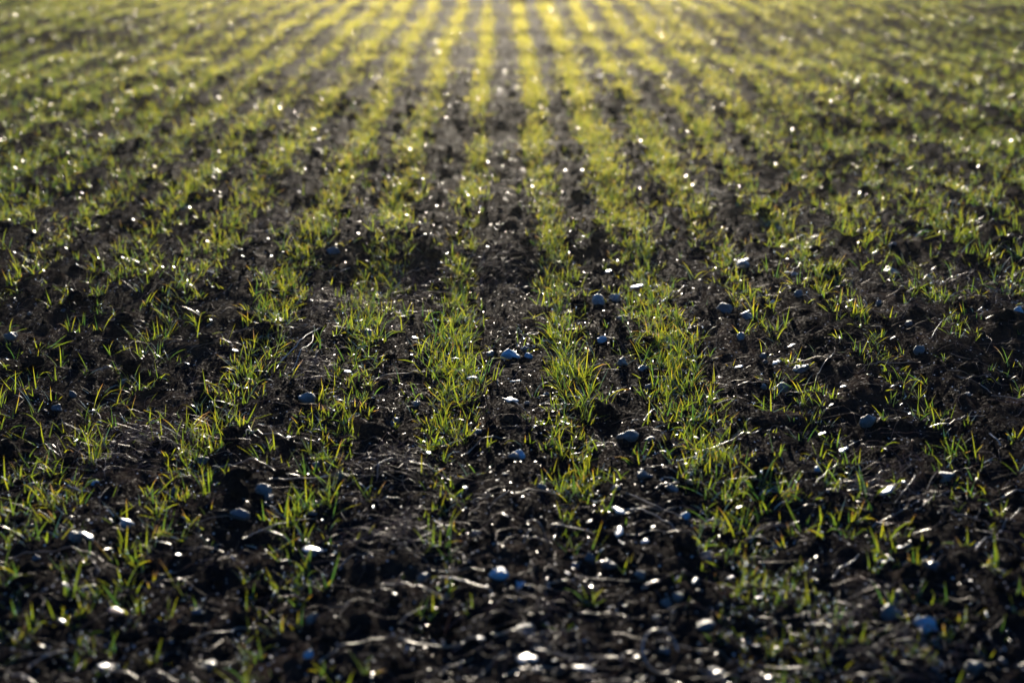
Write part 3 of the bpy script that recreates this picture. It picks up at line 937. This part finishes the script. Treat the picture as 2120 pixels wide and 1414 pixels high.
STRAWS = [
    (574, 765, 668, 678, 0.0022, 0.02, 0.010, 'long pale split straw slanting up through the left-hand tufts'),
    (600, 770, 650, 690, 0.0014, -0.05, 0.012, 'thin straw beside the long pale split straw'),
    (1075, 712, 1130, 690, 0.0012, 0.12, 0.010, 'thin arched straw behind the humped blue stone'),
    (700, 1008, 860, 1000, 0.0012, 0.03, 0.006, 'long straight thin straw lying level below the left-hand rows'),
    (790, 1037, 835, 1036, 0.0016, 0.02, 0.004, 'short bluish straw right of the pinkish chip'),
    (1010, 1055, 1165, 1022, 0.0015, -0.08, 0.010, 'long bent straw sweeping up to the right in the foreground'),
    (1120, 1000, 1145, 1008, 0.0016, 0.02, 0.003, 'short white straw piece in the centre foreground'),
    (315, 1212, 366, 1186, 0.0016, 0.0, 0.006, 'straight bluish straw slanting in the dark lower left'),
    (340, 1215, 300, 1222, 0.0014, 0.05, 0.004, 'short glinting straw left of the slanting bluish one'),
    (75, 920, 125, 945, 0.0018, -0.12, 0.006, 'bent glinting straw along the left of the root mat'),
    (180, 850, 205, 890, 0.0012, 0.20, 0.010, 'hooked pale root above the left root mat'),
    (310, 880, 345, 890, 0.0012, -0.25, 0.014, 'looped pale root right of the left root mat'),
    (240, 905, 330, 880, 0.0013, 0.06, 0.008, 'pale straw crossing the front of the left root mat'),
    (480, 690, 640, 672, 0.0012, 0.05, 0.010, 'long thin straw behind the left-hand tufts'),
    (390, 1085, 520, 1080, 0.0012, -0.06, 0.008, 'thin shining straw left of the smooth dark stone'),
    (1690, 790, 1740, 735, 0.0012, 0.03, 0.012, 'thin straw slanting right of the long flat grey stone'),
    (1930, 700, 1980, 655, 0.0013, 0.02, 0.014, 'thin straw leaning up near the wedge-shaped stone'),
    (1800, 1015, 1838, 980, 0.0014, 0.02, 0.010, 'straw slanting up behind the crumpled pinkish husk'),
    (1850, 1003, 1900, 1030, 0.0014, -0.05, 0.006, 'straw running down right from the crumpled pinkish husk'),
    (1100, 1345, 1230, 1380, 0.0030, -0.10, 0.004, 'thick blurred straw sagging along the bottom centre'),
    (990, 1330, 1120, 1340, 0.0026, 0.06, 0.006, 'thick blurred straw left along the bottom centre'),
    (1230, 1372, 1345, 1350, 0.0026, -0.12, 0.006, 'thick blurred straw right along the bottom centre'),
    (1040, 1405, 1250, 1412, 0.0022, 0.05, 0.004, 'blurred straw along the very bottom edge'),
    (1090, 1080, 1130, 1112, 0.0014, 0.10, 0.010, 'blurred curved straw in front of the crumpled centre husk'),
    (1085, 1125, 1110, 1098, 0.0018, 0.02, 0.006, 'short bright straw below the crumpled centre husk'),
    (1130, 1215, 1260, 1225, 0.0016, 0.03, 0.006, 'thin blurred straw below the white drop-shaped flake'),
    (60, 1385, 130, 1350, 0.0020, 0.05, 0.006, 'blurred straw in the bottom left corner'),
    (640, 1000, 760, 985, 0.0012, 0.04, 0.008, 'thin straw right of the broad low stone'),
    (880, 590, 960, 570, 0.0012, -0.05, 0.010, 'pale straw lying far up left of the centre'),
    (1645, 545, 1638, 570, 0.0016, 0.1, 0.012, 'white bent straw stub beside the thin pale slab'),
    (1690, 1005, 1750, 960, 0.0013, 0.03, 0.010, 'thin straw between the right-hand rows in front'),
    (1960, 880, 2040, 860, 0.0013, -0.06, 0.008, 'thin straw near the right edge rows'),
    (780, 990, 835, 955, 0.0014, 0.16, 0.012, 'pinkish curled root left of the brilliant pinkish chip'),
    (745, 955, 790, 965, 0.0011, -0.10, 0.008, 'thin curled root above the long straight thin straw'),
]
for i, (x0, y0, x1, y1, r, bow, arch, lab) in enumerate(STRAWS):
    straw(unproject(x0, y0), unproject(x1, y1), r * 0.36, bow * 0.8, arch * 0.6, lab)
    tag(sc.collection.objects[-1], lab, 'straw', 'straws lying on the soil')
# curled straw ring at the bottom
c = unproject(1366, 1368)
th = np.linspace(0, 1.75 * math.pi, 30)
pts = np.stack([c[0] + 0.0125 * np.cos(th), c[1] + 0.020 * np.sin(th), height(c[0], c[1]) + 0.008 + 0.006 * np.sin(th)], -1)
v, f = tube(pts - c, np.full(30, 0.0008))
o = mesh_obj('straw', v, f, M_STRAW, None, True)
o.location = c
tag(o, 'blurred straw curled into a ring at the bottom', 'straw', 'straws lying on the soil')
for i in range(110):
    px, py = rng.uniform(0, 2120), 560 + 850 * rng.random()
    p = unproject(px, py)
    a, ln = rng.normal(0, 0.7), rng.uniform(0.02, 0.085)
    p1 = p + np.array([math.cos(a) * ln, math.sin(a) * ln, 0])
    r = rng.uniform(0.0004, 0.0009)
    bow, arch = rng.normal(0, 0.05), rng.uniform(0.0, 0.004)
    o = straw(p, p1, r, bow, arch, '')
    mx, my, _ = project((p + p1) / 2)
    sz = 'short' if ln < 0.04 else ('middling' if ln < 0.065 else 'long')
    bd = 'straight' if abs(bow) < 0.035 else ('gently bent' if abs(bow) < 0.09 else 'curled')
    tk = 'thin' if r < 0.00065 else 'stout'
    tag(o, unique_label([f'{sz} {bd} straw {place_words(mx, my)}', f'{sz} {tk} {bd} straw {place_words(mx, my)}',
                         f'{sz} {tk} {bd} straw {place_words(mx, my, 1)}']), 'straw', 'straws lying on the soil')

# ------------------------------------------------------------------ the 300 nearest seedlings, each blade its own part
NV = 110
lean, curl, length, width, tw = leaf_params(NV)
ltint = tints(NV)
ltint[:3] = (0.93, 0.96, 0.99)
VL = leaf_ribbons(np.zeros((NV, 3)), np.zeros(NV), length, width, lean, curl, tw, 7, 3)
leaf_lib = []
q1 = ribbon_quads(1, 7, 3)
for s in range(NV):
    me = bpy.data.meshes.new('leaf')
    me.from_pydata([tuple(v) for v in VL[s].reshape(-1, 3)], [], [tuple(f) for f in q1])
    for k, vals in (('tint', np.full(24, ltint[s])), ('along', np.repeat(np.linspace(0, 1, 8), 3))):
        me.attributes.new(k, 'FLOAT', 'POINT').data.foreach_set('value', np.asarray(vals, np.float32))
    me.polygons.foreach_set('use_smooth', np.ones(len(me.polygons), bool))
    me.update()
    me.materials.append(M_LEAF)
    leaf_lib.append(me)
sv, sf = tube(np.array([(0, 0, -0.005), (0.0003, 0, 0.003), (0, 0.0004, 0.0065), (0.0006, 0, 0.0095)]), np.array([0.0008, 0.0008, 0.0007, 0.0003]), 6)
stem_mesh = bpy.data.meshes.new('stem')
stem_mesh.from_pydata([tuple(v) for v in sv], [], sf)
for k, val in (('tint', 0.35), ('along', 0.1)):
    stem_mesh.attributes.new(k, 'FLOAT', 'POINT').data.foreach_set('value', np.full(len(sv), val, np.float32))
stem_mesh.polygons.foreach_set('use_smooth', np.ones(len(stem_mesh.polygons), bool))
stem_mesh.update()
stem_mesh.materials.append(M_LEAF)
WORDS = ['none', 'one', 'two', 'three', 'four', 'five', 'six', 'seven']
tips = []
green = [s for s in range(3, NV)]
for q in ind:
    root = link(bpy.data.objects.new('wheat_seedling', None))
    root.empty_display_size = 0.02
    root.location = (P[q, 0], P[q, 1], PZ[q] - 0.004)
    n = int(rng.integers(4, 8))
    s0 = float(np.interp(ppy[q], [800, 1300], [1.0, 0.72]) * rng.uniform(0.65, 1.3) * (0.95 + 0.5 * vnoise(P[q, 0] * 6, P[q, 1] * 6, 31)))
    dead = rng.random() < 0.012
    a0 = rng.uniform(0, 6.28)
    hmax, ang = 0, []
    tsum = 0
    st = link(bpy.data.objects.new('stem', stem_mesh))
    st.parent = root
    st.scale = (s0, s0, s0)
    st.rotation_euler = (rng.normal(0, .15), rng.normal(0, .15), rng.uniform(0, 6))
    for k in range(n):
        s = int(rng.integers(0, 3)) if (dead or rng.random() < 0.015) else int(rng.choice(green))
        lf = link(bpy.data.objects.new('leaf', leaf_lib[s]))
        lf.parent = root
        lf.location = (rng.normal(0, .0025), rng.normal(0, .0025), 0)
        az = a0 + k * 2 * math.pi / n * rng.uniform(0.7, 1.3)
        lf.rotation_euler = (rng.normal(0, .16), rng.normal(0, .16), az)
        sz = s0 * rng.uniform(0.75, 1.2)
        lf.scale = (sz, sz, sz)
        top = VL[s, -1, 1] * sz
        hmax = max(hmax, top[2])
        ang.append(lean[s] + curl[s] * 0.5)
        tsum += ltint[s] / n
        ca, sa = math.cos(az), math.sin(az)
        for jj in (3, 5, 7):
            tp = VL[s, jj, 1] * sz
            tips.append((P[q, 0] + tp[0] * ca - tp[1] * sa, P[q, 1] + tp[0] * sa + tp[1] * ca, PZ[q] - 0.004 + tp[2]))
    ht = 'short' if hmax < 0.0155 else ('tall' if hmax > 0.024 else 'middling')
    cl = 'orange withered' if dead else ('yellow-green' if tsum > 0.46 else ('dark green' if tsum < 0.33 else 'green'))
    sp_ = 'spreading' if np.mean(ang) > 0.85 else ('upright' if np.mean(ang) < 0.6 else 'open')
    px, py = ppx[q], ppy[q]
    w1, w2 = place_words(px, py), place_words(px, py, 1)
    tag(root, unique_label([f'{ht} {cl} wheat seedling {w1}', f'{ht} {sp_} {cl} wheat seedling {w1}',
                            f'{ht} {cl} {WORDS[n]}-leaved seedling {w1}', f'{ht} {sp_} {cl} {WORDS[n]}-leaved seedling {w1}',
                            f'{ht} {sp_} {cl} seedling {w2}', f'{ht} {sp_} {cl} {WORDS[n]}-leaved seedling {w2}', f'{ht} {sp_} {cl} seedling {place_words(px, py, 2)}',
                            f'{ht} {sp_} {cl} {WORDS[n]}-leaved seedling {place_words(px, py, 2)}']),
        'seedling', 'wheat seedlings sown in rows')

# ------------------------------------------------------------------ stuff: soil crumbs, root fibres, dew
def scatter_front(n, y0, y1, power=1.6, margin=0.35):
    yy = y0 + (y1 - y0) * rng.random(n) ** power
    xx = (rng.random(n) * 2 - 1) * (0.36 * yy + 0.12 + margin * 0.5)
    return xx, yy


def crumbs(name, n, tmpl, r0, r1, y1, mat, lab, sink=0.25):
    xx, yy = scatter_front(n, 0.55, y1)
    r = r0 * (r1 / r0) ** (rng.random(n) ** 1.8)
    v, f = tmpl
    nv = len(v)
    jitv = 1 + rng.normal(0, 0.17, (n, nv))
    scl = rng.uniform(0.65, 1.25, (n, 1, 3))
    a = rng.uniform(0, 6.28, n)
    q = v[None] * jitv[..., None] * scl
    ca, sa = np.cos(a)[:, None], np.sin(a)[:, None]
    w = np.stack([q[..., 0] * ca - q[..., 1] * sa, q[..., 0] * sa + q[..., 1] * ca, q[..., 2] * 0.8], -1) * r[:, None, None]
    w += np.stack([xx, yy, height(xx, yy) + r * (0.45 - sink)], -1)[:, None, :]
    t = (f[None] + (np.arange(n) * nv)[:, None, None]).reshape(-1, 3)
    o = big_mesh(name, w.reshape(-1, 3), None, mat, False, None, t)
    tag(o, lab, kind='stuff')


crumbs('soil_crumbs', 19000, ICO1, 0.0010, 0.0055, 3.6, M_SOIL, 'fine dark crumbs of soil over the whole field')
crumbs('soil_clods', 1300, ICO2, 0.004, 0.014, 4.0, M_SOIL, 'dark clods of soil between the rows', 0.35)


def fibres(name, xx, yy, ln, wd, az, arch, mat, lab, seg=6):
    n = len(xx)
    t = np.linspace(0, 1, seg + 1)[None, :]
    bend = rng.normal(0, 0.25, n)[:, None]
    wob = rng.normal(0, 0.06, n)[:, None]
    lx = (t - 0.5) * ln[:, None]
    ly = (bend * np.sin(math.pi * t) + wob * np.sin(t * 11 + bend * 30)) * ln[:, None]
    ca, sa = np.cos(az)[:, None], np.sin(az)[:, None]
    X, Y = xx[:, None] + lx * ca - ly * sa, yy[:, None] + lx * sa + ly * ca
    Z = height(X, Y)
    Z = np.maximum(Z * 0.5 + Z.mean(1)[:, None] * 0.5, Z) + 0.001 + arch[:, None] * np.sin(math.pi * t) * rng.uniform(0.4, 1.3, n)[:, None]
    C = np.stack([X, Y, Z], -1)
    tan = np.gradient(C, axis=1)
    tan /= np.linalg.norm(tan, axis=2)[..., None] + 1e-9
    a = np.cross(tan, np.array([0, 0, 1.0]))
    a /= np.linalg.norm(a, axis=2)[..., None] + 1e-9
    b = np.cross(a, tan)
    w = (wd[:, None] * (1 - 0.5 * t))[..., None] * 0.5
    V = np.stack([C + a * w, C - a * w * 0.5 + b * w * 0.87, C - a * w * 0.5 - b * w * 0.87], 2)     # three-sided
    i = np.arange(n * (seg + 1) * 3).reshape(n, seg + 1, 3)
    i2 = np.roll(i, -1, 2)
    q = np.stack([i[:, :-1], i2[:, :-1], i2[:, 1:], i[:, 1:]], -1).reshape(-1, 4)
    o = big_mesh(name, V.reshape(-1, 3), q, mat, True)
    tag(o, lab, kind='stuff')


n = 6500
xx, yy = scatter_front(n, 0.6, 4.2, 1.7)
fibres('root_fibres', xx, yy, rng.uniform(0.012, 0.06, n), rng.uniform(0.0002, 0.00055, n), rng.normal(0, 0.9, n), rng.uniform(0, 0.012, n), M_FIBRE,
       'fine dead roots and straw threads littered over the soil')
# dense mats of dead roots where the photograph shows them
mx, my = [], []
for px, py, k, s in [(270, 930, 110, .04), (640, 770, 60, .03), (1960, 585, 70, .05), (800, 960, 50, .02), (860, 600, 80, .04), (830, 1100, 60, .02),
                     (1150, 1340, 50, .03), (1850, 1350, 60, .03), (720, 640, 70, .03), (1830, 1010, 40, .02), (620, 460, 80, .06), (1000, 560, 60, .05)]:
    c = unproject(px, py)
    mx.append(c[0] + rng.normal(0, s, k))
    my.append(c[1] + rng.normal(0, s, k))
mx, my = np.concatenate(mx), np.concatenate(my)
n = len(mx)
fibres('root_fibres', mx, my, rng.uniform(0.015, 0.06, n), rng.uniform(0.0003, 0.0008, n), rng.normal(0, 0.8, n), rng.uniform(0.002, 0.022, n), M_FIBRE,
       'tangled mats of dead roots in patches on the soil')

# tiny pale specks added so the soil sparkles in the sun
n = 24000
xx, yy = scatter_front(n, 0.6, 5.5, 1.5)
r = rng.uniform(0.0006, 0.0017, n)
nx, ny = rng.normal(0, .16, n), rng.normal(0, .16, n)
a = rng.uniform(0, 6.28, n)
cs = np.stack([np.cos(a), np.sin(a)], -1)
cr = np.stack([-cs[:, 1], cs[:, 0]], -1) * rng.uniform(.3, .8, n)[:, None]
offs = np.stack([cs, cr * 0.9, -cs * 0.8, -cr], 1) * r[:, None, None]
zz = height(xx, yy)[:, None] + 0.0022 + offs[..., 0] * nx[:, None] + offs[..., 1] * ny[:, None]
SV = np.stack([xx[:, None] + offs[..., 0], yy[:, None] + offs[..., 1], zz], -1)
o = big_mesh('glint_specks', SV.reshape(-1, 3), np.arange(n * 4).reshape(-1, 4), M_CHIP, False)
tag(o, 'tiny pale specks added to make the soil sparkle', kind='stuff')

# dew on the blades
tips = np.array(tips)
sel = tips[rng.random(len(tips)) < 0.16]
nt_ = near_tips[(near_tips[:, 1] < 3.0)]
sel2 = nt_[rng.random(len(nt_)) < 0.022]
D = np.concatenate([sel, sel2])
n = len(D)
r = rng.uniform(0.0007, 0.0015, n) * 0.85
v, f = ICO1
W = v[None] * r[:, None, None] + (D + np.array([0, 0, 0.0004]))[:, None, :]
t = (f[None] + (np.arange(n) * len(v))[:, None, None]).reshape(-1, 3)
o = big_mesh('dew', W.reshape(-1, 3), None, M_DEW, True, None, t)
tag(o, 'drops of dew glinting on the wheat blades', kind='stuff')
